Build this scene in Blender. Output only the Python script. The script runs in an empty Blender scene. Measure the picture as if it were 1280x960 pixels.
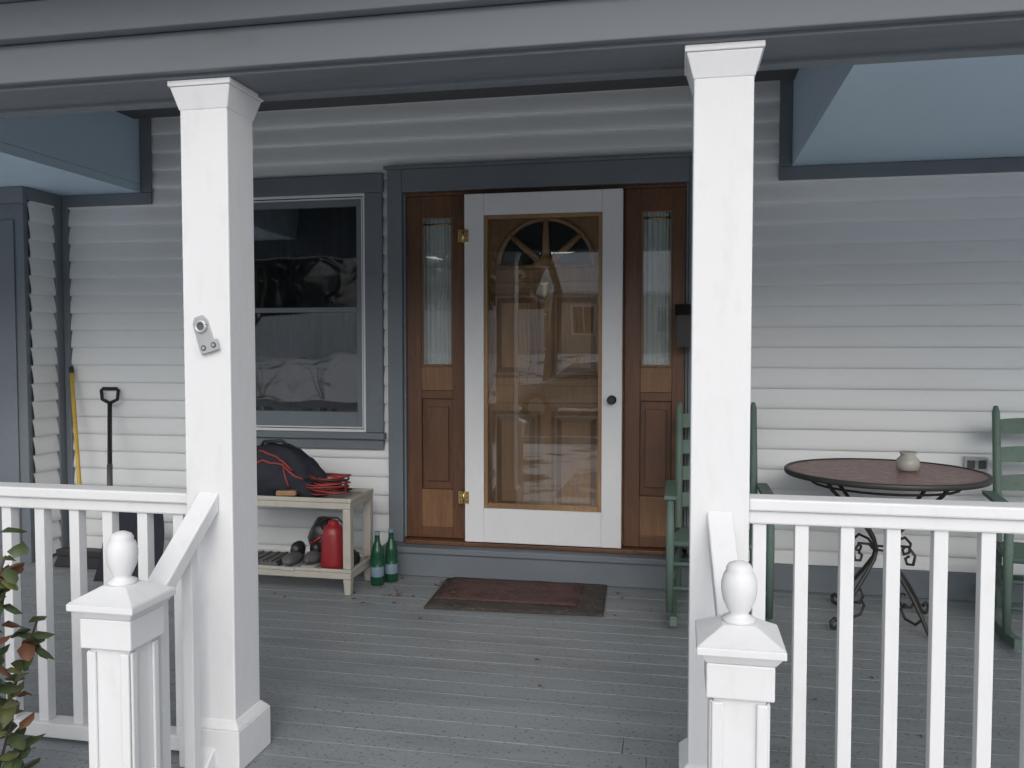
import bpy, bmesh, math, random
from mathutils import Matrix, Vector, noise
random.seed(7)
S=bpy.context.scene
S.view_settings.view_transform='Standard'
try: S.view_settings.look='None'
except Exception: pass
S.view_settings.exposure=0

# ---------------------------------------------------------------- materials
def newmat(name):
    m=bpy.data.materials.new(name); m.use_nodes=True
    nt=m.node_tree; b=nt.nodes['Principled BSDF']
    return m,nt,b
def N(nt,t,**k):
    n=nt.nodes.new(t)
    for a,v in k.items(): setattr(n,a,v)
    return n
def coords(nt,scale=(1,1,1)):
    tc=N(nt,'ShaderNodeTexCoord'); mp=N(nt,'ShaderNodeMapping')
    mp.inputs['Scale'].default_value=scale
    nt.links.new(tc.outputs['Object'],mp.inputs['Vector'])
    return mp.outputs['Vector']
def noisetex(nt,vec,scale,detail=3,rough=.55,dist=0):
    n=N(nt,'ShaderNodeTexNoise'); n.inputs['Scale'].default_value=scale
    n.inputs['Detail'].default_value=min(detail,3); n.inputs['Roughness'].default_value=rough
    n.inputs['Distortion'].default_value=dist
    nt.links.new(vec,n.inputs['Vector']); return n.outputs['Fac']
def ramp(nt,fac,stops):
    r=N(nt,'ShaderNodeValToRGB'); e=r.color_ramp.elements
    while len(e)<len(stops): e.new(.5)
    for i,(p,c) in enumerate(stops):
        e[i].position=p; e[i].color=(c[0],c[1],c[2],1) if not isinstance(c,(int,float)) else (c,c,c,1)
    nt.links.new(fac,r.inputs['Fac']); return r.outputs['Color']
def mix(nt,a,b,fac,mode='MIX'):
    m=N(nt,'ShaderNodeMix',data_type='RGBA',blend_type=mode)
    for sock,v in ((m.inputs['Factor'],fac),(m.inputs['A'],a),(m.inputs['B'],b)):
        if isinstance(v,(int,float)): sock.default_value=v
        elif isinstance(v,tuple): sock.default_value=(v[0],v[1],v[2],1)
        else: nt.links.new(v,sock)
    return m.outputs['Result']
def bump(nt,b,h,strength=.3,dist=.005):
    n=N(nt,'ShaderNodeBump'); n.inputs['Strength'].default_value=strength
    n.inputs['Distance'].default_value=dist
    nt.links.new(h,n.inputs['Height']); nt.links.new(n.outputs['Normal'],b.inputs['Normal'])
def paint(name,col,rough=.5,var=.12,dirt=(.25,.22,.18),dirtamt=.25,scale=3,stretch=(1,1,1),bs=.25,bscale=60,spec=.4,nobump=False):
    m,nt,b=newmat(name); v=coords(nt,stretch)
    a=noisetex(nt,v,scale,0,.6)
    c=mix(nt,tuple(x*(1-var) for x in col),tuple(min(1,x*(1+var)) for x in col),a)
    d=noisetex(nt,v,scale*4,3,.7)
    dm=ramp(nt,d,[(.54,0),(.74,dirtamt)])
    c=mix(nt,c,tuple(x*y*2 for x,y in zip(col,dirt)),dm)
    nt.links.new(c,b.inputs['Base Color'])
    b.inputs['Roughness'].default_value=rough
    b.inputs['Specular IOR Level'].default_value=spec
    if not nobump: bump(nt,b,noisetex(nt,v,bscale,1,.6),bs,.003)
    return m
def simple(name,col,rough=.5,metal=0,bs=0,bscale=80,var=.15):
    m,nt,b=newmat(name); v=coords(nt)
    a=noisetex(nt,v,12,1)
    nt.links.new(mix(nt,tuple(x*(1-var) for x in col),tuple(min(1,x*(1+var)) for x in col),a),b.inputs['Base Color'])
    b.inputs['Roughness'].default_value=rough; b.inputs['Metallic'].default_value=metal
    if bs: bump(nt,b,noisetex(nt,v,bscale,1),bs,.002)
    return m
def wood(name,c1,c2,rough=.42,stretch=(14,14,1.2)):
    m,nt,b=newmat(name); v=coords(nt,stretch)
    a=noisetex(nt,v,2.2,3,.65,1.0)
    g=noisetex(nt,v,9,2,.7)
    c=mix(nt,c1,c2,ramp(nt,a,[(.3,0),(.7,1)]))
    c=mix(nt,c,tuple(x*.45 for x in c1),ramp(nt,g,[(.55,0),(.75,.6)]))
    big=noisetex(nt,coords(nt),1.7,0)
    c=mix(nt,c,tuple(x*.6 for x in c1),ramp(nt,big,[(.42,0),(.7,.7)]))
    nt.links.new(c,b.inputs['Base Color']); b.inputs['Roughness'].default_value=rough
    return m
def glass(name,refl=.16,tint=(.9,.93,.92),rough=.006,bs=.05):
    m=bpy.data.materials.new(name); m.use_nodes=True; nt=m.node_tree
    nt.nodes.clear(); o=N(nt,'ShaderNodeOutputMaterial'); mx=N(nt,'ShaderNodeMixShader')
    t=N(nt,'ShaderNodeBsdfTransparent'); g=N(nt,'ShaderNodeBsdfGlossy')
    t.inputs['Color'].default_value=(*tint,1); g.inputs['Roughness'].default_value=rough
    tc=coords(nt); bn=N(nt,'ShaderNodeBump'); bn.inputs['Strength'].default_value=bs; bn.inputs['Distance'].default_value=.004
    nt.links.new(noisetex(nt,tc,5,0),bn.inputs['Height']); nt.links.new(bn.outputs['Normal'],g.inputs['Normal'])
    mx.inputs['Fac'].default_value=refl
    nt.links.new(t.outputs[0],mx.inputs[1]); nt.links.new(g.outputs[0],mx.inputs[2]); nt.links.new(mx.outputs[0],o.inputs['Surface'])
    return m

M={}
M['white']=paint('white_paint',(.75,.76,.775),.5,.03,(.38,.37,.36),.20,5,(1,1,.35),.25,45)
M['siding']=paint('vinyl_siding',(.80,.82,.83),.5,.03,(.40,.39,.37),.18,1.6,(1,1,3),nobump=True)
M['trim']=paint('gray_trim_paint',(.165,.19,.215),.5,.12,(.35,.35,.33),.3,3,nobump=True)
M['beam']=paint('gray_beam_paint',(.15,.165,.185),.55,.15,(.35,.33,.3),.5,2,(.3,1,1),nobump=True)
M['blue']=paint('blue_ceiling_paint',(.55,.70,.82),.5,.05,(.4,.4,.4),.15,2,nobump=True)
M['wood']=wood('varnished_oak',(.175,.088,.042),(.265,.14,.066))
M['wooddoor']=wood('golden_oak_door',(.29,.15,.065),(.42,.24,.11))
M['woodred']=wood('red_stained_oak',(.105,.047,.025),(.17,.078,.038))
M['woodlight']=wood('light_pine',(.30,.17,.08),(.38,.23,.12),.45)
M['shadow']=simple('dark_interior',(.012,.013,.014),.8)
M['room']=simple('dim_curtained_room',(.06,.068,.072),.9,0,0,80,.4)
M['black']=simple('black_plastic',(.018,.018,.02),.4)
M['brass']=simple('brass',(.75,.55,.22),.28,1)
M['galv']=simple('galvanised_steel',(.50,.51,.52),.45,.6)
M['iron']=simple('wrought_iron',(.06,.057,.055),.5,.5)
M['green']=paint('green_chair_paint',(.12,.18,.15),.6,.15,(.3,.3,.25),.5,8,nobump=True)
M['beige']=paint('beige_resin',(.46,.44,.39),.5,.05,(.3,.28,.22),.4,8,nobump=True)
M['red']=simple('red_plastic',(.27,.02,.024),.35)
M['cordred']=simple('red_cord',(.30,.045,.04),.5)
M['navy']=simple('navy_fabric',(.020,.023,.034),.85,0,.5,200)
M['yellow']=simple('yellow_handle',(.60,.40,.06),.4)
M['bottle']=simple('green_glass_bottle',(.010,.07,.035),.12)
M['label']=simple('pale_blue_label',(.18,.26,.32),.6)
M['sole']=simple('white_sole_rubber',(.45,.45,.45),.6)
M['jar']=simple('frosted_jar',(.42,.42,.38),.25)
M['shoe']=simple('grey_rubber',(.10,.10,.105),.6)
M['curtain']=paint('lace_curtain',(.62,.65,.64),.9,.1,(.3,.3,.3),.3,30,(1,1,.2),nobump=True)
M['glass']=glass('door_glass',.15)
M['wglass']=glass('window_glass',.19,(.5,.54,.56),.022,.35)
m,nt,b=newmat('painted_floor_boards'); v=coords(nt)
sep=N(nt,'ShaderNodeSeparateXYZ'); nt.links.new(v,sep.inputs[0])
dv=N(nt,'ShaderNodeMath',operation='DIVIDE'); dv.inputs[1].default_value=.118; nt.links.new(sep.outputs['Y'],dv.inputs[0])
fl=N(nt,'ShaderNodeMath',operation='FLOOR'); nt.links.new(dv.outputs[0],fl.inputs[0])
wn=N(nt,'ShaderNodeTexWhiteNoise',noise_dimensions='1D'); nt.links.new(fl.outputs[0],wn.inputs['W'])
c=mix(nt,(.245,.27,.288),(.28,.305,.322),wn.outputs['Value'])
vs=coords(nt,(.35,2.0,1))
c=mix(nt,c,(.18,.197,.21),ramp(nt,noisetex(nt,vs,3,3,.7),[(.48,0),(.72,.75)]))
c=mix(nt,c,(.43,.435,.43),ramp(nt,noisetex(nt,coords(nt,(1,3,1)),26,3,.75),[(.62,0),(.70,.6)]))
c=mix(nt,c,(.12,.10,.08),ramp(nt,noisetex(nt,v,70,0,.5),[(.70,0),(.74,.8)]))
nt.links.new(c,b.inputs['Base Color']); b.inputs['Roughness'].default_value=.48
bump(nt,b,noisetex(nt,coords(nt,(.4,3,1)),30,1,.65),.3,.003)
M['floor']=m
m,nt,b=newmat('mosaic_top'); v=coords(nt)
vo=N(nt,'ShaderNodeTexVoronoi'); vo.inputs['Scale'].default_value=34; nt.links.new(v,vo.inputs['Vector'])
vd=N(nt,'ShaderNodeTexVoronoi',feature='DISTANCE_TO_EDGE'); vd.inputs['Scale'].default_value=34; nt.links.new(v,vd.inputs['Vector'])
se=N(nt,'ShaderNodeSeparateColor'); nt.links.new(vo.outputs['Color'],se.inputs[0])
c=ramp(nt,se.outputs[0],[(0,(.28,.11,.095)),(.5,(.18,.08,.075)),(1,(.32,.20,.17))])
c=mix(nt,(.18,.15,.14),c,ramp(nt,vd.outputs['Distance'],[(.03,0),(.08,1)]))
nt.links.new(c,b.inputs['Base Color']); b.inputs['Roughness'].default_value=.42
M['mosaic']=m
def rug(name,c1,c2,sc=140):
    m,nt,b=newmat(name); v=coords(nt)
    c=mix(nt,c1,c2,ramp(nt,noisetex(nt,v,sc,3,.8),[(.35,0),(.65,1)]))
    c=mix(nt,c,tuple(x*.55 for x in c1),ramp(nt,noisetex(nt,v,6,3,.7),[(.45,0),(.7,.8)]))
    c=mix(nt,c,(.22,.18,.15),ramp(nt,noisetex(nt,v,45,3,.6),[(.62,0),(.68,.7)]))
    nt.links.new(c,b.inputs['Base Color']); b.inputs['Roughness'].default_value=.95
    bump(nt,b,noisetex(nt,v,sc*1.5,1),.8,.006); return m
M['rug']=rug('red_brown_rug',(.085,.042,.038),(.14,.08,.07))
M['mat']=rug('rubber_mat',(.055,.046,.042),(.095,.078,.07))
def ground_mat(name,a,b2,snow,lo,hi,sc=.9):
    m,nt,b=newmat(name); v=coords(nt)
    c=mix(nt,a,b2,noisetex(nt,v,6,2,.7))
    c=mix(nt,c,snow,ramp(nt,noisetex(nt,v,sc,3,.72),[(lo,0),(hi,1)]))
    nt.links.new(c,b.inputs['Base Color']); b.inputs['Roughness'].default_value=.9
    return m
M['ground']=ground_mat('winter_lawn',(.05,.045,.025),(.10,.08,.05),(.80,.82,.85),.38,.47)
M['hill']=ground_mat('winter_woods',(.06,.055,.047),(.11,.10,.09),(.35,.35,.37),.45,.65,.35)
M['asphalt']=ground_mat('asphalt',(.045,.045,.047),(.065,.065,.065),(.35,.36,.38),.55,.75)
M['concrete']=ground_mat('concrete',(.30,.29,.27),(.38,.37,.35),(.75,.76,.78),.5,.6)
M['snowroof']=ground_mat('snowy_shingles',(.74,.76,.80),(.82,.84,.87),(.20,.20,.21),.70,.75)
M['bark']=paint('bark',(.07,.055,.045),.9,.3,(.3,.3,.3),.6,6,(3,3,.6),nobump=True)
M['leaf']=simple('shrub_leaf',(.07,.10,.04),.5,0,0,30,.5)
M['leafy']=simple('shrub_leaf_yellowed',(.15,.16,.055),.5,0,0,30,.4)
M['leafb']=simple('shrub_leaf_reddish',(.17,.075,.04),.6,0,0,30,.4)
M['needle']=simple('evergreen',(.030,.042,.028),.9,0,0,10,.5)
M['carpaint']=simple('silver_car_paint',(.45,.46,.47),.25,.5)
M['carglass']=simple('car_glass',(.01,.012,.014),.05)
M['tyre']=simple('tyre',(.02,.02,.02),.8)
M['vinylf']=simple('white_vinyl_fence',(.80,.81,.82),.5)
M['beigewall']=simple('beige_house_siding',(.42,.40,.35),.6)
M['shingle']=simple('grey_shingle',(.10,.10,.105),.9)

# ---------------------------------------------------------------- mesh builder
class MB:
    def __init__(s): s.bm=bmesh.new(); s.mats=[]; s.xf=Matrix.Identity(4)
    def mi(s,k):
        if k not in s.mats: s.mats.append(k)
        return s.mats.index(k)
    def V(s,p): return s.bm.verts.new(s.xf@Vector(p))
    def face(s,vs,k,sm=False):
        try: f=s.bm.faces.new(vs)
        except ValueError: return
        f.material_index=s.mi(k); f.smooth=sm; return f
    def poly(s,pts,k): return s.face([s.V(p) for p in pts],k)
    def box(s,x0,x1,y0,y1,z0,z1,k):
        v=[s.V((x,y,z)) for z in (z0,z1) for y in (y0,y1) for x in (x0,x1)]
        for q in ((0,2,3,1),(4,5,7,6),(0,1,5,4),(2,6,7,3),(0,4,6,2),(1,3,7,5)): s.face([v[i] for i in q],k)
    def frust(s,cx,cy,z0,z1,w0,d0,w1,d1,k):
        v=[s.V((cx+sx*w/2,cy+sy*d/2,z)) for z,w,d in ((z0,w0,d0),(z1,w1,d1)) for sy in (-1,1) for sx in (-1,1)]
        for q in ((0,2,3,1),(4,5,7,6),(0,1,5,4),(2,6,7,3),(0,4,6,2),(1,3,7,5)): s.face([v[i] for i in q],k)
    def prism(s,pts,ax,a0,a1,k):
        def mk(p,a):
            return (a,p[0],p[1]) if ax=='x' else ((p[0],a,p[1]) if ax=='y' else (p[0],p[1],a))
        A=[s.V(mk(p,a0)) for p in pts]; B=[s.V(mk(p,a1)) for p in pts]; n=len(pts)
        s.face(A[::-1],k); s.face(B,k)
        for i in range(n): s.face([A[i],A[(i+1)%n],B[(i+1)%n],B[i]],k)
    def tube(s,pts,r,k,seg=8,cap=True):
        pts=[Vector(p) for p in pts]; n=len(pts)
        if not isinstance(r,(list,tuple)): r=[r]*n
        rings=[]; up=None
        for i,p in enumerate(pts):
            t=(pts[min(i+1,n-1)]-pts[max(i-1,0)]).normalized()
            if up is None: up=Vector((0,0,1)) if abs(t.z)<.9 else Vector((1,0,0))
            a=t.cross(up)
            if a.length<1e-4: a=t.cross(Vector((0,1,0)))
            a.normalize(); b=a.cross(t).normalized(); up=b
            rings.append([s.V(p+(a*math.cos(2*math.pi*j/seg)+b*math.sin(2*math.pi*j/seg))*r[i]) for j in range(seg)])
        for i in range(n-1):
            for j in range(seg):
                s.face([rings[i][j],rings[i+1][j],rings[i+1][(j+1)%seg],rings[i][(j+1)%seg]],k,True)
        if cap: s.face(rings[0],k); s.face(rings[-1][::-1],k)
    def lathe(s,prof,c,k,seg=24,cap=True):
        rings=[[s.V((c[0]+r*math.cos(2*math.pi*j/seg),c[1]+r*math.sin(2*math.pi*j/seg),c[2]+z)) for j in range(seg)] for r,z in prof]
        for i in range(len(rings)-1):
            kk=k[i] if isinstance(k,list) else k
            for j in range(seg): s.face([rings[i][j],rings[i][(j+1)%seg],rings[i+1][(j+1)%seg],rings[i+1][j]],kk,True)
        k0=k[0] if isinstance(k,list) else k; k1=k[-1] if isinstance(k,list) else k
        if cap: s.face(rings[0][::-1],k0); s.face(rings[-1],k1)
    def done(s,name,parent=None,bevel=0,normals=True):
        if normals: bmesh.ops.recalc_face_normals(s.bm,faces=s.bm.faces)
        me=bpy.data.meshes.new(name); s.bm.to_mesh(me); s.bm.free()
        for k in s.mats: me.materials.append(M[k])
        o=bpy.data.objects.new(name,me); S.collection.objects.link(o)
        if parent: o.parent=parent
        if bevel:
            md=o.modifiers.new('bevel','BEVEL'); md.width=bevel; md.segments=2; md.limit_method='ANGLE'; md.angle_limit=math.radians(40)
        return o
def empty(name,parent=None):
    o=bpy.data.objects.new(name,None); S.collection.objects.link(o); o.empty_display_size=.2
    if parent: o.parent=parent
    return o

W=4.88
house=empty('clapboard_house')
CH=.113
def courses(mb,a0,a1,z0,z1,horiz=True,fixed=W,sgn=1):
    k=math.floor(z0/CH)
    z=k*CH
    while z<z1-1e-4:
        zb=max(z,z0); zt=min(z+CH,z1)
        if zt-zb>.004:
            pr=[(0,z),(-.018,z+.001),(-.0215,z+.008),(-.021,z+.03),(-.014,z+.075),(-.004,z+CH)]
            pts=[]
            for q in range(len(pr)-1):
                (d0,h0),(d1,h1)=pr[q],pr[q+1]
                if h1<=zb or h0>=zt: continue
                def at(h): return d0+(d1-d0)*((h-h0)/max(h1-h0,1e-6))
                lo=max(h0,zb); hi=min(h1,zt)
                if not pts: pts.append((at(lo),lo))
                pts.append((at(hi),hi))
            n=max(1,int((a1-a0)/.35)); cols=[]
            for i in range(n+1):
                a=a0+(a1-a0)*i/n
                col=[]
                for dd,h in pts:
                    w=.0022*noise.noise(Vector((a*.9,h*3.1,k*.7)))
                    dd2=dd+w if dd<-.003 else dd
                    col.append(mb.V((a,fixed+dd2,h)) if horiz else mb.V((fixed-dd2*sgn,a,h)))
                cols.append(col)
            for i in range(n):
                for j in range(len(pts)-1):
                    mb.face([cols[i][j],cols[i+1][j],cols[i+1][j+1],cols[i][j+1]],'siding',j>1)
        z+=CH; k+=1
mb=MB()
TOP=3.1
courses(mb,-4.0,-2.90,.02,TOP)
courses(mb,-2.90,-1.765,2.41,TOP); courses(mb,-2.90,-1.765,.02,.78)
courses(mb,-1.765,-1.73,.02,TOP)
courses(mb,-1.73,.14,2.42,TOP)
courses(mb,.14,6.0,.15,TOP)
mb.done('front_siding',house,normals=False)
mb=MB(); courses(mb,4.58,4.88,.02,2.5,False,-4.0,1); mb.done('bay_siding',house,normals=False)
mb=MB()
for x0,x1,z0,z1 in ((-6.5,-2.9,-.36,5.2),(-2.9,-1.765,-.36,.79),(-2.9,-1.765,2.4,5.2),(-1.765,-1.73,-.36,5.2),(-1.73,.14,2.41,5.2),(-1.73,.14,-.36,.17),(.14,6,-.36,5.2)):
    mb.box(x0,x1,W+.001,W+.12,z0,z1,'siding')
mb.box(-6.5,-6.38,W+.13,13,-.36,5.2,'siding'); mb.box(5.88,6,W+.13,13,-.36,5.2,'siding'); mb.box(-6.38,5.88,12.9,13,-.36,5.2,'siding')
mb.box(-6.5,-4.31,4.6,W-.001,-.36,2.34,'siding')
mb.done('walls',house)
mb=MB()
mb.box(-4.31,-3.995,4.545,4.585,0,2.34,'trim')
mb.box(-4.25,-4.06,4.535,4.544,.1,2.15,'trim')
mb.box(-4.0,-3.972,4.79,W-.022,0,2.28,'trim') ; mb.box(-3.971,-3.93,W-.034,W-.0,0,2.28,'trim')
mb.box(.145,6,W-.04,W,0.001,.148,'trim')
mb.box(-3.93,-1.735,W-.034,W,0.001,.018,'trim')
mb.box(.525,6,W-.036,W-.022,2.272,2.347,'trim'); mb.box(.525,.592,W-.036,W-.022,2.349,TOP,'trim')
mb.box(-4,-3.313,W-.036,W-.022,2.272,2.347,'trim'); mb.box(-3.392,-3.313,W-.036,W-.022,2.349,TOP,'trim')
mb.box(-4.0,-3.965,4.55,W-.037,2.272,2.347,'trim'); mb.box(-6,-3.965,4.51,4.544,2.25,2.347,'trim')
mb.done('wall_trim',house,.003)
mb=MB()
mb.box(.593,6,2.66,W-.001,2.349,2.40,'blue'); mb.box(.593,.62,2.66,W-.024,2.402,TOP,'blue')
mb.box(-6.5,-3.393,2.66,W-.001,2.349,2.40,'blue'); mb.box(-3.42,-3.393,2.66,W-.024,2.402,TOP,'blue')
mb.box(-3.45,.65,2.66,W,TOP+.001,TOP+.05,'white')  # unseen centre ceiling, made white to bounce light onto the upper wall
mb.done('porch_ceiling',house)
mb=MB(); B=-.027
mb.box(-6.5,6,2.385,2.60,2.212+B,TOP+.05,'beam')
mb.box(-6.5,6,2.601,2.655,2.225+B,TOP+.05,'beam')
mb.box(-6.5,6,2.355,2.384,2.225+B,2.345+B,'beam')
mb.box(-6.5,6,2.315,2.384,2.347+B,2.46+B,'beam')
mb.prism([(2.384,2.461+B),(2.29,2.461+B),(2.20,2.56+B),(2.20,2.60+B),(2.384,2.60+B)],'x',-6.5,6,'beam')
mb.box(-6.5,6,1.95,2.384,2.601+B,2.64,'beam')
mb.box(-6.5,6,1.92,1.949,2.59+B,2.75,'beam')
mb.box(-6.5,6,2.57,2.625,2.2+B,2.2245+B,'trim')
mb.done('porch_beam',house,.004)
mb=MB()
mb.prism([(1.88,2.72),(1.88,2.78),(4.88,3.9),(4.88,3.80)],'x',-6.6,6.1,'shingle')
mb.prism([(4.4,5.2),(9,8.2),(13.5,5.2)],'x',-6.8,6.3,'shingle')
mb.prism([(-3.5,2.8),(-1.4,4.2),(.7,2.8)],'y',1.85,4.8,'shingle')
mb.done('roof',house)
mb=MB(); y=2.30
while y<W-.01:
    y1=min(y+.118-.0035,W)
    sx=[-4.6]+sorted(random.uniform(-4,5) for _ in range(1))+[6.0]
    for a in range(len(sx)-1):
        mb.box(sx[a]+.001,sx[a+1]-.001,y,y1,-.03,random.uniform(-.0010,.0006),'floor')
    y+=.118
mb.done('porch_floor',house,.0012)
mb=MB()
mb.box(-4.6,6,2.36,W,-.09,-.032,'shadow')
mb.box(-4.6,6,2.33,2.358,-.2,-.032,'trim')
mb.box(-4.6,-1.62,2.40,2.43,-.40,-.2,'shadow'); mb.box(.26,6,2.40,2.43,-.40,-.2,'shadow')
mb.box(-1.4,.04,2.02,2.30,-.20,-.165,'floor'); mb.box(-1.4,.04,2.06,2.09,-.40,-.201,'trim'); mb.box(-1.4,.04,2.31,2.33,-.40,-.03,'trim')
mb.done('porch_steps',house,.003)

# ---- entrance
ent=empty('front_entrance',house)
mb=MB()
mb.box(-1.73,-1.638,W-.05,W+.06,.177,2.42,'trim'); mb.box(.046,.14,W-.05,W+.06,.177,2.42,'trim')
mb.box(-1.637,.045,W-.05,W+.06,2.285,2.42,'trim'); mb.box(-1.75,.16,W-.062,W-.0225,2.4205,2.44,'trim')
mb.box(-1.637,-1.622,W-.03,W+.08,.206,2.284,'trim'); mb.box(.03,.0455,W-.03,W+.08,.206,2.284,'trim'); mb.box(-1.621,.029,W-.02,W+.08,2.262,2.284,'woodred')
mb.box(-1.73,.14,4.735,W+.05,.001,.14,'trim'); mb.box(-1.74,.15,4.715,W+.06,.141,.175,'trim')
mb.done('door_surround',ent,.004)
mb=MB(); mb.box(-1.62,.028,4.80,4.99,.176,.200,'woodred'); mb.done('threshold',ent,.004)
def sidelight(name,x0,x1):
    e=empty(name,ent); mb=MB(); g0=x0+.09; g1=x1-.073; f=W-.012; bk=W+.03
    mb.box(x0,g0,f,bk,.205,2.261,'woodred'); mb.box(g1,x1,f,bk,.205,2.261,'woodred')
    for z0,z1,mm in ((.205,.27,'woodred'),(.27,.50,'wood'),(1.05,1.10,'woodred'),(1.10,1.244,'wood'),(2.14,2.261,'woodred')):
        mb.box(g0+.0005,g1-.0005,f,bk,z0,z1-.0005,mm)
    mb.box(g0,g1,f+.022,bk-.003,.50,1.05,'woodred')
    mb.prism([(g0+.03,.55),(g1-.03,.55),(g1-.03,1.0),(g0+.03,1.0)],'y',f+.006,f+.021,'woodred')
    for (a,b2,c,d) in ((g0,g0+.012,1.245,2.139),(g1-.012,g1,1.245,2.139)): mb.box(a,b2,f+.006,f+.018,c,d,'wood')
    mb.box(g0+.0125,g1-.0125,f+.006,f+.018,1.245,1.257,'wood'); mb.box(g0+.0125,g1-.0125,f+.006,f+.018,2.127,2.139,'wood')
    mb.done('frame',e,.003)
    mb=MB(); mb.poly([(g0,f+.014,1.25),(g1,f+.014,1.25),(g1,f+.014,2.135),(g0,f+.014,2.135)],'glass'); mb.done('glass',e)
    mb=MB(); n=60; cols=[]
    for i in range(n+1):
        t=i/n; x=g0-.01+(g1-g0+.02)*t
        cols.append([mb.V((x,f+.065+.009*math.sin(t*55+math.sin(t*9)*2+z*1.0)*(.5+.5*abs(z-1.69)),z)) for z in (1.2,1.45,1.7,1.95,2.17)])
    for i in range(n):
        for j in range(4): mb.face([cols[i][j],cols[i+1][j],cols[i+1][j+1],cols[i][j+1]],'curtain',True)
    mb.tube([(g0-.02,f+.06,2.10),(g1+.02,f+.06,2.10)],.006,'brass'); mb.done('curtain',e,normals=False)
sidelight('sidelight_window',-1.621,-1.262); sidelight('sidelight_window.001',-.313,.029)
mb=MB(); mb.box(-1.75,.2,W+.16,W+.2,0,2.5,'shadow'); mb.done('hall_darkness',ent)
sd=empty('storm_door',ent); mb=MB()
f0,f1=4.795,4.835; L0,L1,R0,R1=-1.243,-1.128,-.436,-.322
mb.box(L0,L1,f0,f1,.207,2.252,'white'); mb.box(R0,R1,f0,f1,.207,2.252,'white')
mb.box(L1+.0005,R0-.0005,f0+.0004,f1,2.127,2.2515,'white'); mb.box(L1+.0005,R0-.0005,f0+.0004,f1,.2075,.41,'white')
mb.done('frame',sd,.003)
mb=MB(); q=.022
mb.box(L1+.001,L1+q,f0+.008,f1,.411,2.126,'woodlight'); mb.box(R0-q,R0-.001,f0+.008,f1,.411,2.126,'woodlight')
mb.box(L1+q+.0005,R0-.0005-q,f0+.009,f1,.411,.411+q*1.3,'woodlight'); mb.box(L1+q+.0005,R0-.0005-q,f0+.009,f1,2.126-q,2.126,'woodlight')
mb.done('glazing_bead',sd,.002)
mb=MB(); mb.poly([(L1+.015,f0+.02,.43),(R0-.015,f0+.02,.43),(R0-.015,f0+.02,2.115),(L1+.015,f0+.02,2.115)],'glass'); mb.done('glass',sd)
mb=MB()
for z in (2.01,.47):
    mb.box(L0,L0+.026,f0-.004,f0-.0005,z-.036,z+.036,'brass'); mb.box(L0-.038,L0-.012,f0-.004,f0+.0,z-.036,z+.036,'brass')
    mb.tube([(L0-.006,f0-.006,z-.04),(L0-.006,f0-.006,z+.04)],.0065,'brass')
    mb.box(L0-.036,L0-.013,f0+.0005,W-.013,z-.03,z+.03,'woodred')
    for dz in (-.024,0,.024):
        for x in (L0+.014,L0-.026): mb.tube([(x,f0-.0065,z+dz),(x,f0-.003,z+dz)],.004,'iron',6)
mb.done('hinges',sd)
mb=MB()
mb.tube([(-.378,f0-.001,1.06),(-.378,f0-.012,1.06),(-.378,f0-.02,1.06),(-.378,f0-.035,1.06),(-.378,f0-.052,1.06),(-.378,f0-.058,1.06)],[.026,.026,.010,.012,.025,.018],'black',16)
mb.done('knob',sd)
wd=empty('wooden_door',ent); mb=MB()
dy=4.90; x0,x1=-1.261,-.314
mb.box(x0,x1,dy,dy+.04,.205,2.26,'wooddoor')
cx=-.775; cz=1.83; R=.285
def panel(a,b2,c,d):
    w=.016
    mb.box(a,a+w,dy-.012,dy-.0005,c,d,'wood'); mb.box(b2-w,b2,dy-.012,dy-.0005,c,d,'wood')
    mb.box(a+w+.0003,b2-w-.0003,dy-.012,dy-.0005,c,c+w,'wood'); mb.box(a+w+.0003,b2-w-.0003,dy-.012,dy-.0005,d-w,d,'wood')
    v=[mb.V(p) for p in ((a+.03,dy-.001,c+.03),(b2-.03,dy-.001,c+.03),(b2-.03,dy-.001,d-.03),(a+.03,dy-.001,d-.03))]
    u=[mb.V(p) for p in ((a+.06,dy-.010,c+.06),(b2-.06,dy-.010,c+.06),(b2-.06,dy-.010,d-.06),(a+.06,dy-.010,d-.06))]
    mb.face(u,'wooddoor')
    for i in range(4): mb.face([v[i],v[(i+1)%4],u[(i+1)%4],u[i]],'wood')
for a,b2 in ((-1.10,-.81),(-.74,-.45)):
    panel(a,b2,.38,.98); panel(a,b2,1.18,1.68)
mb.box(x0,x1,dy-.014,dy-.001,1.03,1.13,'wooddoor')
mb.box(x0+.12,x1-.12,dy-.02,dy-.001,1.71,1.74,'woodlight')
mb.done('door_slab',wd,.002)
mb=MB(); n=28
arc=[(cx+R*math.cos(math.pi*i/n),cz+R*math.sin(math.pi*i/n)*.98) for i in range(n+1)]
mb.poly([(p[0],dy-.004,p[1]) for p in arc],'carglass')
mb.tube([(p[0],dy-.012,p[1]) for p in arc]+[(arc[0][0],dy-.012,arc[0][1])],.016,'wooddoor',6)
for a in (42,90,138):
    r=math.radians(a); mb.tube([(cx+.02*math.cos(r),dy-.012,cz+.02*math.sin(r)),(cx+R*math.cos(r),dy-.012,cz+R*.98*math.sin(r))],[.024,.017],'wooddoor',6)
mb.tube([(cx-.08,dy-.01,cz+.005),(cx,dy-.014,cz+.04),(cx+.08,dy-.01,cz+.005)],[.012,.035,.012],'wooddoor',8)
mb.done('fan_light',wd)
mb=MB()
mb.lathe([(.006,-.06),(.02,-.04),(.028,.02),(.034,.03),(.02,.05),(.008,.06),(.004,.08)],(cx,dy-.04,1.70),'brass',8)
mb.done('door_knocker',wd)

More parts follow.
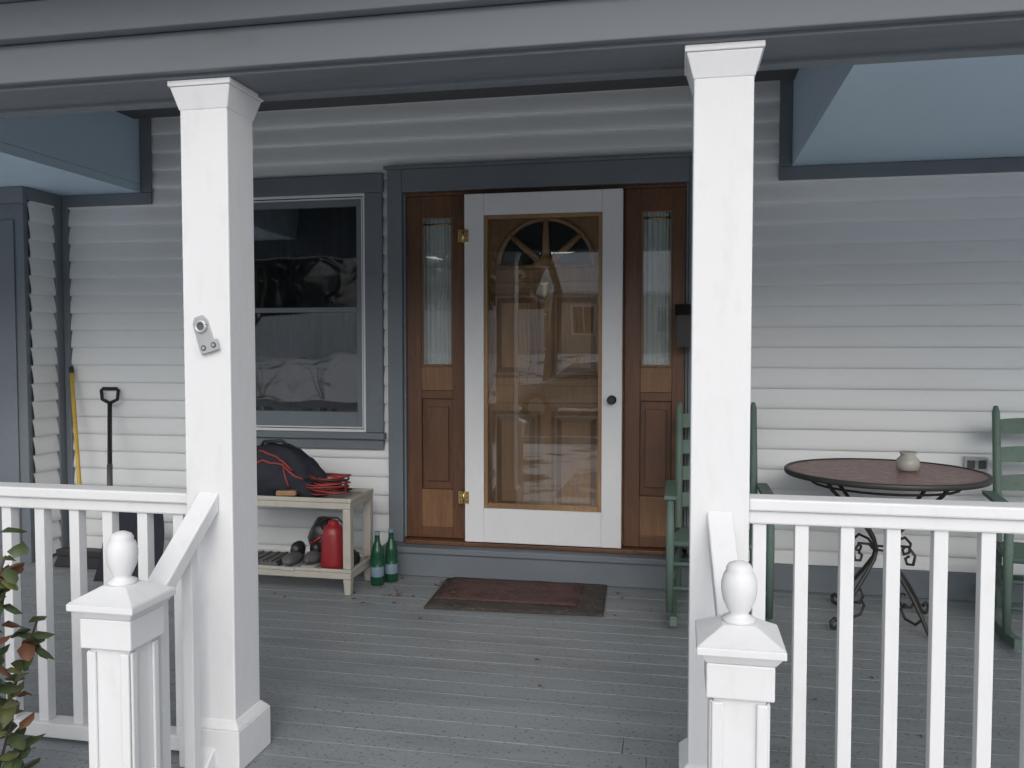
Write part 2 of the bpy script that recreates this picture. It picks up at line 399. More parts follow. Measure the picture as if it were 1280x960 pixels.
# ---- window
win=empty('sash_window',house); mb=MB(); f=W-.045
mb.box(-2.90,-2.79,f,W+.05,.84,2.29,'trim'); mb.box(-1.876,-1.765,f,W+.05,.84,2.29,'trim')
mb.box(-2.905,-1.76,f-.006,W+.05,2.291,2.402,'trim'); mb.box(-2.92,-1.75,f-.03,W+.05,.80,.839,'trim'); mb.box(-2.90,-1.765,f,W+.0,.735,.799,'trim')
mb.done('casing',win,.004)
mb=MB()
for k,(a,dyy,mm) in enumerate(((0,.012,'white'),(.017,.018,'shadow'),(.021,.022,'white'))):
    w=(.016,.004,.008)[k]
    xa,xb,za,zb=-2.79+a,-1.876-a,.84+a,2.29-a
    yy=f+dyy
    mb.box(xa+.0005,xa+w,yy,W+.05,za,zb,mm); mb.box(xb-w,xb-.0005,yy,W+.05,za,zb,mm)
    mb.box(xa+w,xb-w,yy+.0005,W+.05,zb-w,zb,mm); mb.box(xa+w,xb-w,yy+.0005,W+.05,za,za+w,mm)
mb.done('storm_frame',win,.001)
mb=MB(); a=.03
xa,xb,za,zb=-2.79+a,-1.876-a,.84+a,2.29-a
mb.box(xa,xa+.035,W-.01,W+.04,za,zb,'trim'); mb.box(xb-.035,xb,W-.01,W+.04,za,zb,'trim')
mb.box(xa+.036,xb-.036,W-.009,W+.04,zb-.04,zb,'trim'); mb.box(xa+.036,xb-.036,W-.009,W+.04,za,za+.09,'trim')
mb.box(xa+.036,xb-.036,W-.014,W+.04,1.575,1.605,'trim')
mb.done('sashes',win,.002)
mb=MB()
for c,d in ((za+.09,1.575),(1.605,zb-.04)): mb.poly([(xa+.035,W+.01,c),(xb-.035,W+.01,c),(xb-.035,W+.01,d),(xa+.035,W+.01,d)],'wglass')
mb.done('panes',win)
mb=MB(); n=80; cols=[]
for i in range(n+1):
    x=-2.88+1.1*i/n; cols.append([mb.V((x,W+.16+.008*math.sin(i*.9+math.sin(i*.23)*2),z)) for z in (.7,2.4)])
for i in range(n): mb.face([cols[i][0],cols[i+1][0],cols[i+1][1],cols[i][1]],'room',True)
mb.done('dim_room_backing',win,normals=False)  # pleated backing sheet; its grey stands for the dim room and hazy panes

mb=MB(); mb.box(-.02,.13,4.70,W-.052,1.36,1.53,'black'); mb.prism([(4.69,1.53),(4.69,1.535),(W-.052,1.60),(W-.052,1.53)],'x',-.03,.14,'black'); mb.tube([(.0,4.695,1.35),(.0,4.68,1.34),(.0,4.68,1.36)],.004,'black'); mb.done('mailbox',None,.004)
mb=MB(); mb.box(1.49,1.60,W-.06,W-.022,.70,.775,'galv')
for x in (1.517,1.572): mb.box(x-.019,x+.019,W-.066,W-.0605,.715,.76,'shoe')
mb.done('electrical_outlet',None,.003)

# ---------------------------------------------------------------- columns
def column(name,cx,cy=2.50,w=.162):
    e=empty(name); mb=MB()
    mb.box(cx-w/2,cx+w/2,cy-w/2,cy+w/2,.13,2.15+B,'white'); mb.done('shaft',e,.004)
    mb=MB(); b=w+.05
    mb.box(cx-b/2,cx+b/2,cy-b/2,cy+b/2,.001,.135,'white'); mb.frust(cx,cy,.1355,.16,b-.004,b-.004,w+.006,w+.006,'white'); mb.done('plinth',e,.004)
    mb=MB(); mb.frust(cx,cy,2.125+B,2.193+B,w+.004,w+.004,w+.042,w+.042,'white'); mb.box(cx-w/2-.026,cx+w/2+.026,cy-w/2-.026,cy+w/2+.026,2.1935+B,2.2115+B,'white'); mb.done('capital',e,.003)
    return e
column('porch_column',-1.468); column('porch_column.001',.113); column('porch_column.002',2.9); column('porch_column.003',-4.35)
def rail(name,xs,x0,x1,zt):
    e=empty(name); mb=MB()
    mb.box(x0,x1,2.455,2.545,zt-.035,zt,'white'); mb.box(x0,x1,2.47,2.53,zt-.075,zt-.0355,'white'); mb.done('top_rail',e,.006)
    mb=MB(); mb.box(x0,x1,2.465,2.535,.015,.065,'white'); mb.done('bottom_rail',e,.004)
    mb=MB()
    for x in xs:
        j=random.uniform(-.003,.003); mb.box(x+j-.0185,x+j+.0185,2.481,2.519,.0655,zt-.0755,'white')
    mb.done('balusters',e,.002)
rail('porch_railing',[-4.24+.131*i for i in range(21)],-4.265,-1.551,.88)
rail('porch_railing.001',[.226+.1205*i for i in range(22)],.196,2.81,.925)
def stair(name,cx,cc):
    e=empty(name); cy=2.02; mb=MB(); s=.118
    mb.box(cx-s/2,cx+s/2,cy-s/2,cy+s/2,-.36,.55,'white')
    for sy,sx in ((-1,0),(0,1),(0,-1)):
        if sy:
            mb.box(cx-s/2-.004,cx-s/2+.022,cy-s/2-.010,cy-s/2-.0005,-.3,.54,'white'); mb.box(cx+s/2-.022,cx+s/2+.004,cy-s/2-.010,cy-s/2-.0005,-.3,.54,'white')
        else:
            xx=cx+sx*(s/2+.0005); x2=cx+sx*(s/2+.009)
            mb.box(min(xx,x2),max(xx,x2),cy-s/2,cy-s/2+.024,-.3,.54,'white'); mb.box(min(xx,x2),max(xx,x2),cy+s/2-.024,cy+s/2,-.3,.54,'white')
    mb.box(cx-.076,cx+.076,cy-.076,cy+.076,.5505,.632,'white')
    mb.frust(cx,cy,.6325,.655,.155,.155,.185,.185,'white')
    mb.done('newel_post',e,.004)
    mb=MB(); mb.box(cx-.0985,cx+.0985,cy-.0985,cy+.0985,.6555,.675,'white'); mb.frust(cx,cy,.6755,.710,.196,.196,.075,.075,'white'); mb.done('newel_cap',e,.003)
    mb=MB(); pr=[(.030,.706),(.038,.711),(.038,.719),(.026,.724),(.022,.730),(.027,.738),(.037,.760),(.0415,.785),(.0415,.802),(.036,.822),(.030,.830),(.031,.836),(.025,.846),(.012,.852),(.003,.854)]
    mb.lathe([(r,z) for r,z in pr],(cx,cy,0),'white',28); mb.done('finial',e)
    def slope(za,zb,h,w,nm):
        mb=MB(); ya,yb=2.418,cy+s/2
        v=[]
        for (x,y,z) in ((cc,ya,za),(cx,yb,zb)):
            v.append([mb.V((x-w/2,y,z-h)),mb.V((x+w/2,y,z-h)),mb.V((x+w/2,y,z)),mb.V((x-w/2,y,z))])
        A,Bq=v; mb.face(A,'white'); mb.face(Bq[::-1],'white')
        for i in range(4): mb.face([A[i],Bq[i],Bq[(i+1)%4],A[(i+1)%4]],'white')
        mb.done(nm,e,.005)
    slope(.895,.60,.06,.07,'handrail'); slope(.10,-.22,.06,.05,'lower_rail')
    mb=MB()
    for t in (.3,.72):
        x=cc+(cx-cc)*t; y=2.418+(cy+s/2-2.418)*t; mb.box(x-.018,x+.018,y-.018,y+.018,.10-.32*t-.02,.85-.30*t,'white')
    mb.done('stair_balusters',e,.002)
stair('stair_railing',-1.49,-1.468); stair('stair_railing.001',.141,.113)
e=empty('flagpole_bracket'); mb=MB()
mb.xf=Matrix.Translation((-1.476,2.4185,1.395))@Matrix.Rotation(math.radians(-16),4,'Y')@Matrix.Scale(1.2,4)
mb.prism([(-.02,-.05),(.02,-.05),(.024,-.02),(.022,.035),(.012,.05),(-.012,.05),(-.022,.035),(-.022,-.02)],'y',-.004,0,'galv')
ringp=[(.014*math.cos(i*math.pi/7),-.007,.022+.014*math.sin(i*math.pi/7)) for i in range(15)]
mb.tube(ringp,.0045,'galv',8); mb.tube([(0,-.0045,.022),(0,-.0052,.022)],.010,'shoe',14)
mb.prism([(-.016,-.050),(.036,-.050),(.036,-.022),(-.016,-.022)],'y',-.014,-.0045,'galv')
for x,z in ((-.004,-.036),(.026,-.036)): mb.tube([(x,-.0148,z),(x,-.0141,z)],.008,'shoe',12); mb.tube([(x,-.017,z),(x,-.0149,z)],.004,'galv',8)
mb.done('bracket_plate',e,.001)

# ---------------------------------------------------------------- door mat
e=empty('doormat'); mb=MB(); mb.xf=Matrix.Translation((-.845,4.44,0))@Matrix.Rotation(math.radians(3),4,'Z')
def sheet(w,d,z0,h,k,n=14):
    g=[[mb.V((-w/2+w*i/n,-d/2+d*j/n,z0+h+.004*noise.noise(Vector((i*.5,j*.5,h*9)))*(1 if 0<i<n else .3)-( .003 if i in(0,n) or j in(0,n) else 0))) for j in range(n+1)] for i in range(n+1)]
    for i in range(n):
        for j in range(n): mb.face([g[i][j],g[i+1][j],g[i+1][j+1],g[i][j+1]],k,True)
    ring=[g[i][0] for i in range(n+1)]+[g[n][j] for j in range(1,n+1)]+[g[i][n] for i in range(n-1,-1,-1)]+[g[0][j] for j in range(n-1,0,-1)]
    base=[mb.bm.verts.new((v.co.x,v.co.y,z0)) for v in ring]
    for i in range(len(ring)): mb.face([ring[i],ring[(i+1)%len(ring)],base[(i+1)%len(ring)],base[i]],k)
sheet(.93,.56,.003,.010,'mat'); mb.done('rubber_mat',e)
mb=MB(); mb.xf=Matrix.Translation((-.90,4.49,0))@Matrix.Rotation(math.radians(1),4,'Z'); sheet(.76,.42,.016,.006,'rug'); mb.done('rug',e)
mb=MB(); rl=random.Random(17)
for i in range(60):
    if i<34: px,py=rl.gauss(-1.45,.22),rl.uniform(4.15,4.7)
    elif i<46: px,py=rl.gauss(-.6,.25),rl.uniform(4.1,4.65)
    else: px,py=rl.uniform(-3.5,2),rl.uniform(2.8,4.7)
    a=rl.uniform(0,6.28); L=rl.uniform(.008,.02); z=.004 if not(-1.33<px<-.36 and 4.12<py<4.74) else .030
    c_,s_=math.cos(a),math.sin(a)
    mb.poly([(px-c_*L,py-s_*L,z),(px+s_*L*.5,py-c_*L*.5,z+.004),(px+c_*L,py+s_*L,z+.001),(px-s_*L*.5,py+c_*L*.5,z+.006)],'leafb')
mb.done('fallen_leaves',normals=False)

# ---------------------------------------------------------------- shelf + things
e=empty('utility_shelf'); mb=MB(); X0,X1,Y0,Y1=-2.62,-1.75,4.27,4.62
for z0,z1 in ((.475,.535),(.09,.145)):
    mb.box(X0,X1,Y0,Y1,z0,z0+.035,'beige')
    mb.box(X0-.004,X1+.004,Y0-.004,Y0+.012,z0+.0355,z1,'beige'); mb.box(X0-.004,X1+.004,Y1-.012,Y1+.004,z0+.0355,z1,'beige')
    mb.box(X0-.004,X0+.012,Y0+.0125,Y1-.0125,z0+.0355,z1,'beige'); mb.box(X1-.012,X1+.004,Y0+.0125,Y1-.0125,z0+.0355,z1,'beige')
for x in (X0,X1-.045):
    for y in (Y0,Y1-.05):
        mb.box(x,x+.045,y,y+.05,.1455,.4745,'beige'); mb.frust(x+.022,y+.025,.001,.0895,.035,.035,.045,.05,'beige')
mb.done('shelf_body',e,.005)
e=empty('duffel_bag'); mb=MB()
def bagp(p):
    n1=noise.noise(p*1.6+Vector((3,1,7)))*.22+noise.noise(p*4)*.14+noise.noise(p*9)*.07
    q=p*(1+n1); return Vector((-2.24+q.x*.27,4.45+q.y*.14,max(.512,.635+q.z*.17-.08*max(0,q.x-.1))))
r=bmesh.ops.create_icosphere(mb.bm,subdivisions=4,radius=1); ki=mb.mi('navy')
for v in r['verts']: v.co=bagp(v.co.copy())
for f_ in mb.bm.faces: f_.smooth=True; f_.material_index=ki
mb.done('bag_body',e)
mb=MB()
def onbag(x,z,o=.008):
    y=-math.sqrt(max(0,1-x*x-z*z)); p=Vector((x,y,z)).normalized(); q=bagp(p); return q+Vector((0,-o,o*.4))
mb.tube([onbag(-.8+.15*i,.15+.35*math.sin(i*.32)+.04*math.sin(i*2)) for i in range(11)],.006,'cordred',6)
mb.tube([onbag(-.3+.1*i,.75-.006*i*i,.01) for i in range(9)],.006,'cordred',6)
mb.tube([onbag(.25+.03*i,.6-.15*i,.006) for i in range(7)],.005,'cordred',6)
mb.tube([(-2.36,4.42,.78),(-2.31,4.38,.825),(-2.2,4.38,.83),(-2.14,4.42,.77)],.010,'black',6)
mb.tube([(-2.37,4.30,.56),(-2.36,4.245,.52),(-2.36,4.24,.42),(-2.35,4.24,.36)],.007,'black',6)
mb.done('straps',e)
mb=MB()
for i in range(15):
    cx0=-1.935+random.uniform(-.014,.014); cy0=4.42+random.uniform(-.012,.012); R_=random.uniform(.075,.125); z=.543+i*.0065
    ph=random.uniform(0,6)
    mb.tube([(cx0+R_*math.cos(t*.3),cy0+R_*.85*math.sin(t*.3),z+.006*math.sin(t*.3*2+ph)) for t in range(22)],.005,'black' if i%5==2 else 'cordred',6)
mb.tube([(-1.83,4.40,.60),(-1.80,4.33,.56),(-1.84,4.28,.56),(-1.92,4.28,.57)],.0055,'cordred',6)
mb.done('extension_cord')
mb=MB(); mb.xf=Matrix.Translation((-2.14,4.31,.5505))@Matrix.Rotation(.2,4,'Z'); mb.box(-.055,.055,-.02,.02,-.015,.012,'woodlight'); mb.done('wood_block',None,.003)
mb=MB(); mb.lathe([(.060,0),(.072,.008),(.074,.03),(.070,.12),(.062,.19),(.055,.222),(.040,.24),(.030,.246),(.030,.262),(.012,.27)],(-1.89,4.37,.127),'red',24)
mb.tube([(-1.945,4.37,.33),(-1.97,4.36,.375),(-1.93,4.36,.41),(-1.86,4.36,.41),(-1.825,4.36,.375),(-1.835,4.37,.33)],.006,'black',6)
mb.done('insulated_jug')
def blob(mb,c,s,k,nz=.12,sd=0):
    r=bmesh.ops.create_icosphere(mb.bm,subdivisions=3,radius=1); st=set(r['verts'])
    for v in r['verts']:
        p=v.co.copy(); q=p*(1+noise.noise(p*1.8+Vector((sd,0,0)))*nz); v.co=Vector((c[0]+q.x*s[0],c[1]+q.y*s[1],c[2]+q.z*s[2]))
    k=mb.mi(k)
    for f_ in mb.bm.faces:
        if f_.verts[0] in st: f_.smooth=True; f_.material_index=k
e=empty('sneakers')
for i,(x,y) in enumerate(((-2.12,4.35),(-2.02,4.40))):
    mb=MB(); blob(mb,(x,y,.175),(.045,.11,.035),'shoe',.15,i); blob(mb,(x,y+.05,.215),(.042,.055,.045),'black',.15,i+3); mb.box(x-.042,x+.042,y-.09,y+.10,.127,.143,'sole'); mb.done('shoe',e)
mb=MB(); blob(mb,(-2.0,4.50,.265),(.09,.08,.12),'black',.2,5); mb.tube([(-2.05,4.42,.24),(-1.98,4.415,.29)],.008,'red'); mb.done('bicycle_helmet')
mb=MB(); blob(mb,(-1.80,4.44,.17),(.03,.05,.045),'black',.3,9); mb.done('work_glove')
mb=MB()
for i in range(9): mb.box(-2.42+i*.025,-2.402+i*.025,4.29,4.5,.128,.165+.004*(i%2),'shoe')
mb.box(-2.43,-2.19,4.285,4.289,.128,.16,'shoe'); mb.done('boot_tray',None,.001)
for i,(x,y) in enumerate(((-1.69,4.52),(-1.635,4.60))):
    mb=MB(); z=.0015
    mb.lathe([(.034,0),(.0385,.004),(.0385,.05),(.039,.051),(.039,.105),(.0385,.106),(.038,.17),(.032,.205),(.017,.245),(.0145,.262),(.0148,.285),(.016,.287),(.016,.303),(.012,.305)],(x,y,z),['bottle','bottle','label','label','label','bottle','bottle','bottle','bottle','bottle','label','label','label'],20)
    mb.done('water_bottle' if i==0 else 'water_bottle.001')
e=empty('snow_shovel'); mb=MB()
top=Vector((-3.60,4.79,1.00)); bot=Vector((-3.30,4.37,.34))
mb.tube([top,bot],.014,'black',10); dr=(top-bot).normalized(); sx=Vector((1,0,0)); 
mb.tube([top,top+dr*.03+sx*.055,top+dr*.10+sx*.062,top+dr*.115+sx*.05,top+dr*.115-sx*.05,top+dr*.10-sx*.062,top+dr*.03-sx*.055,top],.011,'navy',8)
mb.tube([top.lerp(bot,.55),top.lerp(bot,.8)],.0165,'shoe',10)
mb.done('handle',e)
mb=MB(); n=12; g=[]
for i in range(n+1):
    row=[]
    for j in range(9):
        s=(i/n-.5)*2; t=j/8
        row.append(mb.V((-3.10+s*.20-.07*t,4.22+.17*t+.035*(1-s*s)+.05*math.sin(t*3.1),.012+.42*t)))
    g.append(row)
for i in range(n):
    for j in range(8): mb.face([g[i][j],g[i+1][j],g[i+1][j+1],g[i][j+1]],'navy',True)
o=mb.done('blade',e); md=o.modifiers.new('s','SOLIDIFY'); md.thickness=.006
e=empty('push_broom'); mb=MB()
mb.tube([(-3.90,4.82,1.20),(-3.62,4.55,.10)],.013,'yellow',10); mb.tube([(-3.908,4.828,1.23),(-3.898,4.818,1.19)],.015,'black',10)
mb.done('handle',e); mb=MB(); mb.box(-3.78,-3.45,4.50,4.58,.07,.11,'iron'); mb.frust(-3.615,4.54,.004,.0695,.36,.10,.31,.07,'black'); mb.done('broom_head',e,.004)

# ---------------------------------------------------------------- rocking chairs
def chair(name,cx,cy,rot):
    e=empty(name); X=Matrix.Translation((cx,cy,0))@Matrix.Rotation(rot,4,'Z')
    mb=MB(); mb.xf=X; G='green'
    bx=.195; fx=.235
    def bar(a,b2,w,d=None): mb.tube([a,b2],w,G,8)
    for s in (-1,1):
        mb.tube([(s*bx,.12,.07),(s*bx,.15,.38),(s*bx,.20,.72),(s*bx,.265,1.03),(s*bx,.272,1.06)],[.017,.02,.02,.018,.010],G,10)
        mb.tube([(s*fx,-.28,.06),(s*fx,-.28,.40),(s*fx,-.28,.62)],[.017,.021,.017],G,10)
        mb.box(s*fx-.028,s*fx+.028,-.31,.19,.62,.638,G)
        for z in (.20,.30): bar((s*fx,-.28,z),(s*bx,.135,z),.010)
        bar((s*fx,-.28,.40),(s*bx,.15,.38),.015)
        n=12
        for i in range(n):
            y0=-.42+.85*i/n; y1=-.42+.85*(i+1)/n
            zz=lambda y:.004+.22*(y+.03)**2
            x=s*(fx+bx)/2
            v=[mb.V((x+a*.016,y,zz(y)+b3)) for y in (y0,y1) for a in (-1,1) for b3 in (0,.045)]
            for q in ((0,1,3,2),(4,6,7,5),(0,4,5,1),(2,3,7,6),(0,2,6,4),(1,5,7,3)): mb.face([v[k] for k in q],G)
    for z in (.18,.30): bar((-fx,-.28,z),(fx,-.28,z),.010)
    bar((-fx,-.28,.40),(fx,-.28,.40),.015); bar((-bx,.15,.38),(bx,.15,.38),.015); bar((-bx,.135,.22),(bx,.135,.22),.010)
    for z in (.50,.64,.78,.92):
        n=8; yb=.15+(z-.38)*.2
        for i in range(n):
            a0=-1+2*i/n; a1=-1+2*(i+1)/n
            P=[]
            for a in (a0,a1):
                yy=yb+.03*(1-a*a)
                P.append([mb.V((a*bx,yy-.005,z)),mb.V((a*bx,yy+.005,z)),mb.V((a*bx,yy+.02,z+.07+.012*(1-a*a))),mb.V((a*bx,yy+.01,z+.07+.012*(1-a*a)))])
            for k in range(4): mb.face([P[0][k],P[1][k],P[1][(k+1)%4],P[0][(k+1)%4]],G,False)
    mb.done('chair_frame',e)
    mb=MB(); mb.xf=X
    for i in range(11):
        y=-.27+i*.039; w=fx-(fx-bx)*(i/10)-.01
        mb.box(-w,w,y,y+.034,.395-.0015*i,.408-.0015*i,G)
    mb.done('seat',e,.003)
chair('rocking_chair',.195,4.42,0); chair('rocking_chair.001',1.73,4.36,math.radians(-8))
e=empty('bistro_table'); tx,ty,tz=.985,4.37,.75; mb=MB()
mb.lathe([(.44,-.012),(.444,0),(.445,.001)],(tx,ty,tz),'mosaic',64); mb.done('table_top',e)
mb=MB(); mb.lathe([(.43,-.020),(.462,-.020),(.466,-.014),(.466,.002),(.462,.006),(.446,.006),(.446,-.014)],(tx,ty,tz),'iron',64,False); mb.done('rim',e)
mb=MB()
for a in range(4):
    an=math.radians(35+90*a); c,s=math.cos(an),math.sin(an)
    P=[(.37,.73),(.33,.68),(.25,.61),(.17,.54),(.10,.47),(.055,.41),(.04,.37),(.055,.32),(.11,.25),(.18,.17),(.235,.09),(.27,.03),(.295,.012),(.32,.02),(.325,.045),(.305,.06),(.285,.05)]
    mb.tube([(tx+c*r,ty+s*r,z) for r,z in P],.0095,'iron',8)
    P=[(.045,.36),(.09,.40),(.15,.41),(.19,.375),(.18,.33),(.145,.325),(.135,.35),(.155,.365)]
    mb.tube([(tx+c*r,ty+s*r,z) for r,z in P],.007,'iron',6)
    P=[(.24,.09),(.20,.05),(.14,.06),(.115,.10),(.135,.13),(.16,.12)]
    mb.tube([(tx+c*r,ty+s*r,z) for r,z in P],.007,'iron',6)
for z,r in ((.37,.05),(.69,.335)):
    mb.tube([(tx+r*math.cos(i*math.pi/12),ty+r*math.sin(i*math.pi/12),z) for i in range(25)],.006,'iron',6)
mb.done('scroll_legs',e)
mb=MB(); mb.lathe([(.035,0),(.05,.008),(.055,.03),(.052,.055),(.036,.072),(.034,.08),(.042,.092),(.04,.094),(.03,.08)],(1.10,4.40,tz+.002),'jar',28); mb.done('candle_jar')

# ---------------------------------------------------------------- shrub
e=empty('shrub'); mb=MB(); rnd=random.Random(3)
def leaf(p,L,w,k):
    az=rnd.uniform(0,6.28); el=rnd.uniform(-.7,.9)
    d=Vector((math.cos(az)*math.cos(el),math.sin(az)*math.cos(el),math.sin(el))); sd=d.cross(Vector((rnd.uniform(-.4,.4),rnd.uniform(-.4,.4),1))).normalized(); up=sd.cross(d)
    a=mb.V(p); t=mb.V(p+d*L-up*L*.18); m1=mb.V(p+d*L*.33+up*.01); m2=mb.V(p+d*L*.7)
    l1=mb.V(p+d*L*.33+sd*w-up*.004); l2=mb.V(p+d*L*.7+sd*w*.75-up*.012); r1=mb.V(p+d*L*.33-sd*w-up*.004); r2=mb.V(p+d*L*.7-sd*w*.75-up*.012)
    for q in ((a,m1,l1),(m1,m2,l2,l1),(m2,t,l2),(a,r1,m1),(m1,r1,r2,m2),(m2,r2,t)): mb.face(list(q),k,True)
for i in range(30):
    b0=Vector((-2.08+rnd.uniform(-.08,.08),1.95+rnd.uniform(-.08,.08),-.36)); tip=Vector((-2.06+rnd.uniform(-.38,.30),1.95+rnd.uniform(-.25,.2),rnd.uniform(.05,.95)))
    mid=b0.lerp(tip,.5)+Vector((rnd.uniform(-.05,.05),rnd.uniform(-.06,.06),.05))
    mb.tube([b0,mid,tip],[.007,.005,.003],'bark',5)
    for j in range(18):
        t=rnd.uniform(.5,1)**.6; p=(b0.lerp(mid,t*2) if t<.5 else mid.lerp(tip,t*2-1))
        q=rnd.random()
        leaf(p+Vector((rnd.gauss(0,.012),rnd.gauss(0,.012),rnd.gauss(0,.012))),rnd.uniform(.05,.09),rnd.uniform(.016,.028),'leafb' if q<.18 else ('leafy' if q<.30 else 'leaf'))
mb.done('shrub_foliage',e,normals=False)

# ---------------------------------------------------------------- surroundings
def gh(x,y):
    if y>-13: z=-.36
    else:
        t=min(1,(-13-y)/7); z=-.36+1.5*(t*t*(3-2*t))
    return z
mb=MB()
ys=[-260,-160,-100,-70,-50,-32,-25,-20,-19,-18,-17,-16,-15,-14,-13,-6,2,6,20,80,260]
xs=[-300,-120,-60,-35]+[i for i in range(-26,27,4)]+[35,60,120,300]
g=[[mb.V((x,y,gh(x,y)+(.05*noise.noise(Vector((x*.3,y*.3,0))) if y<-13 else 0))) for y in ys] for x in xs]
for i in range(len(xs)-1):
    for j in range(len(ys)-1): mb.face([g[i][j],g[i+1][j],g[i+1][j+1],g[i][j+1]],'ground',True)
mb.done('ground')
mb=MB(); g=[]
for i in range(61):
    x=-120+4*i; row=[]
    for j in range(9):
        t=j/8; n_=noise.noise(Vector((x*.09,t*2,4)))*1.5+noise.noise(Vector((x*.5,t*9,1)))*.8
        row.append(mb.V((x,-36-26*t,1.0+(11+2*noise.noise(Vector((x*.03,0,0)))*3)*t**.8+n_*min(1,t*3))))
    g.append(row)
for i in range(60):
    for j in range(8): mb.face([g[i][j],g[i+1][j],g[i+1][j+1],g[i][j+1]],'hill')
mb.done('sky_blocking_hill')  # unseen hill, added to keep open sky out of the glass reflections
mb=MB(); mb.poly([(-150,-12,-.352),(150,-12,-.352),(150,-5.5,-.352),(-150,-5.5,-.352)],'asphalt'); mb.done('street')
mb=MB(); mb.box(-150,150,-5.5,-5.36,-.4,-.24,'concrete'); mb.box(-150,150,-12.14,-12,-.4,-.24,'concrete'); mb.done('kerb')
mb=MB(); mb.box(-1.4,.05,-5.3,2.0,-.37,-.345,'concrete'); mb.done('front_path')
mb=MB(); x=-26
while x<-4.9:
    mb.box(x,x+.14,-20.95,-20.93,1.15,2.8,'vinylf'); x+=.16
x=-26
while x<-4.8:
    mb.box(x,x+.1,-20.98,-20.88,1.0,2.95,'vinylf'); x+=2.4
mb.box(-26,-4.8,-20.93,-20.90,1.3,1.4,'vinylf'); mb.box(-26,-4.8,-20.93,-20.90,2.55,2.65,'vinylf')
mb.done('picket_fence')
h=empty('neighbour_house'); mb=MB()
mb.box(-5.2,9,-31,-24,.8,3.7,'beigewall'); mb.done('walls',h)
mb=MB(); mb.prism([(-23.4,3.6),(-27.5,5.6),(-31.6,3.6),(-31.6,3.5),(-23.4,3.5)],'x',-5.6,9.4,'snowroof'); mb.done('roof',h)
mb=MB()
for x in (-4.3,-1,2.2,5.5):
    mb.box(x,x+1.0,-24,-23.96,1.9,3.1,'white'); mb.box(x+.1,x+.47,-23.96,-23.94,2.0,3.0,'carglass'); mb.box(x+.53,x+.9,-23.96,-23.94,2.0,3.0,'carglass')
mb.done('windows',h)
def tree(name,x,y,H,r0,sd,depth=4):
    rr=random.Random(sd); mb=MB()
    def br(p,d,L,r,n):
        pts=[p]; rs=[r]; q=p.copy(); dd=d.copy()
        for i in range(3):
            dd=(dd+Vector((rr.gauss(0,.12),rr.gauss(0,.12),rr.gauss(.03,.08)))).normalized(); q=q+dd*L/3; pts.append(q.copy()); rs.append(r*(1-.13*(i+1)))
        mb.tube(pts,rs,'bark',7 if n>3 else 3,False)
        if n<=0: return
        for k in range(2 if n>depth-1 else 3):
            t=rr.uniform(.55,1) if k else 1
            b=pts[0].lerp(pts[-1],t) if t<1 else pts[-1]
            nd=(dd+Vector((rr.gauss(0,.5),rr.gauss(0,.5),rr.gauss(.1,.3)))).normalized()
            br(b,nd,L*rr.uniform(.62,.82),rs[-1]*rr.uniform(.55,.8),n-1)
    br(Vector((x,y,gh(x,y)-.2)),Vector((rr.gauss(0,.08),0,1)).normalized(),H*.3,r0,depth)
    mb.done(name)
tree('bare_tree',-3.9,-15.5,11,.24,4,5); tree('bare_tree.001',-9.5,-17,10,.2,9); tree('bare_tree.002',-13.5,-15,9,.17,12); tree('bare_tree.003',1.5,-18,12,.22,21)
mb=MB(); rr=random.Random(5)
for i in range(12):
    bx=rr.uniform(-32,-6); by=rr.uniform(-38,-34); H=rr.uniform(7,12); z0=gh(bx,by)
    mb.tube([(bx,by,z0-.3),(bx,by,z0+H*.9)],[.2,.04],'bark',5)
    for k in range(240):
        t=rr.random()**.8; r=(1-t)*H*.24*math.sqrt(rr.random())+.1; a=rr.uniform(0,6.28); p=Vector((bx+r*math.cos(a),by+r*math.sin(a),z0+.6+t*(H-.6)))
        d=Vector((math.cos(a),math.sin(a),-.5)); s=Vector((-math.sin(a),math.cos(a),rr.uniform(-.3,.3)))*rr.uniform(.3,.6)
        mb.poly([p-s,p+s,p+d*rr.uniform(.6,1.1)],'needle')
mb.done('evergreen_woods',normals=False)
mb=MB(); rr=random.Random(8)
for i in range(40):
    bx=rr.uniform(-17,3); by=rr.uniform(-14.6,-13.4); z0=gh(bx,by)
    for k in range(7):
        a=rr.uniform(0,6.28); L=rr.uniform(.6,1.5); tx_=bx+math.cos(a)*L*.4; ty_=by+math.sin(a)*L*.4
        mb.tube([(bx,by,z0-.1),((bx+tx_)/2,(by+ty_)/2,z0+L*.6),(tx_,ty_,z0+L)],[.014,.01,.004],'bark',3,False)
mb.done('bare_hedge')
e=empty('parked_car'); mb=MB(); X=Matrix.Translation((-1.9,-10.6,-.35))
mb.xf=X
side=[(-2.2,.35),(-2.25,.6),(-2.15,.8),(-1.2,.92),(-.55,1.38),(.9,1.42),(1.7,1.0),(2.15,.92),(2.25,.6),(2.2,.32)]
def ring(yw,pinch):
    return [mb.V((x,yw*(1-(pinch if z>.95 else 0)),z)) for x,z in side]
secs=[ring(-.85,.16),ring(-.6,.05),ring(.6,.05),ring(.85,.16)]
for a in range(3):
    for i in range(len(side)): j=(i+1)%len(side); mb.face([secs[a][i],secs[a][j],secs[a+1][j],secs[a+1][i]],'carpaint',True)
mb.face(secs[0],'carpaint'); mb.face(secs[-1][::-1],'carpaint')
o=mb.done('body',e,.04)
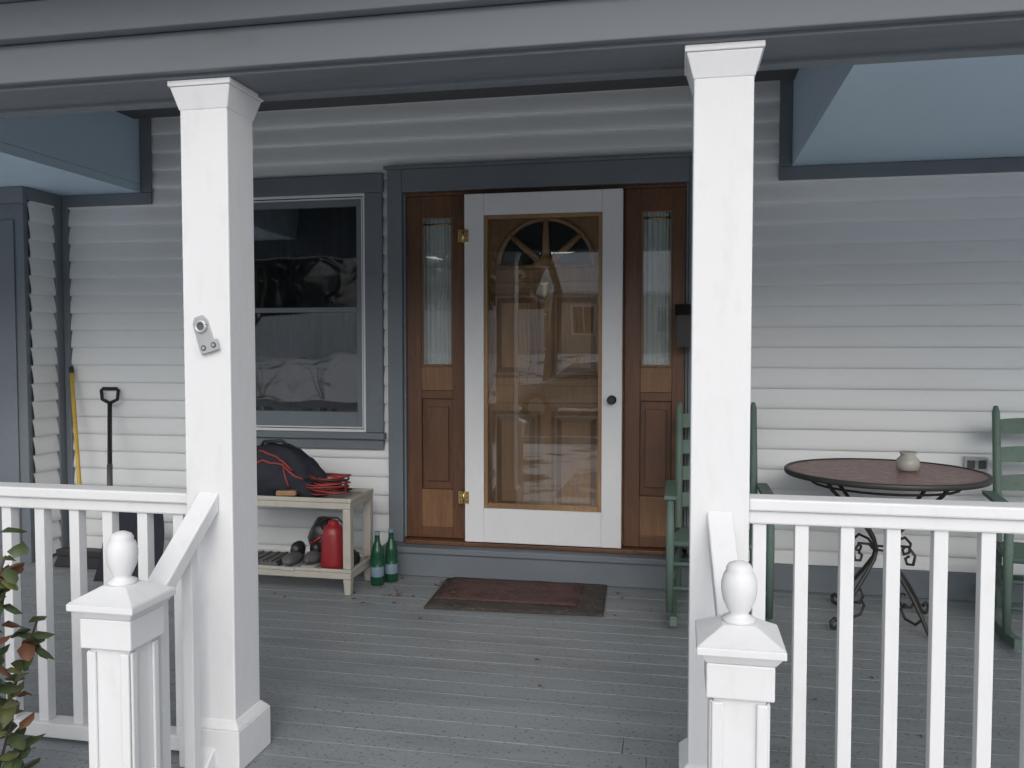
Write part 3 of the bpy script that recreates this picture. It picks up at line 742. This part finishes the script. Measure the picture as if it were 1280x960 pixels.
for s in (-1,1):
    mb=MB(); mb.xf=X
    for poly in ([(-1.0,.95),(-.5,1.30),(.1,1.34),(.1,.95)],[(.16,.95),(.16,1.34),(.85,1.34),(1.35,.98)]):
        pts=[(x,s*(.865-(.14 if z>1 else .02)),z) for x,z in poly]; mb.poly(pts,'carglass')
    for x in (-1.4,1.4):
        mb.tube([(x,s*.66,.33),(x,s*.88,.33)],.33,'tyre',24); mb.tube([(x,s*.87,.33),(x,s*.89,.33)],.20,'galv',16)
    mb.done('side_glass_wheels',e,normals=False)
mb=MB(); mb.xf=X
mb.box(2.2,2.27,-.75,-.45,.68,.82,'label'); mb.box(2.2,2.27,.45,.75,.68,.82,'label'); mb.box(-2.27,-2.2,-.75,-.5,.68,.84,'red'); mb.box(-2.27,-2.2,.5,.75,.68,.84,'red'); mb.done('lights',e)

# ---------------------------------------------------------------- light
EL,AZ=31,168
w=bpy.data.worlds.new('World'); S.world=w; w.use_nodes=True; nt=w.node_tree
bg=nt.nodes['Background']; sky=N(nt,'ShaderNodeTexSky'); sky.sky_type='NISHITA'; sky.sun_disc=False
sky.sun_elevation=math.radians(EL); sky.sun_rotation=math.radians(AZ); sky.air_density=1.0; sky.dust_density=3; sky.ozone_density=1
hs=N(nt,'ShaderNodeHueSaturation'); hs.inputs['Saturation'].default_value=.35
nt.links.new(sky.outputs[0],hs.inputs['Color']); nt.links.new(hs.outputs[0],bg.inputs['Color']); bg.inputs['Strength'].default_value=.15
ld=bpy.data.lights.new('sun','SUN'); ld.energy=1.3; ld.angle=math.radians(90); ld.color=(1,.99,.975)
lo=bpy.data.objects.new('sun',ld); S.collection.objects.link(lo)
az=math.radians(AZ); el=math.radians(EL)
sdir=Vector((math.sin(az)*math.cos(el),math.cos(az)*math.cos(el),math.sin(el)))
lo.rotation_euler=sdir.to_track_quat('Z','Y').to_euler()

# ---------------------------------------------------------------- camera
cd=bpy.data.cameras.new('camera'); cam=bpy.data.objects.new('camera',cd); S.collection.objects.link(cam)
cd.sensor_width=36; cd.lens=36*1050/1280; cd.clip_end=1000; cd.clip_start=.05
cam.location=(0,0,1.35); cam.rotation_euler=(math.radians(90-2.4),0,math.radians(11.3))
S.camera=cam
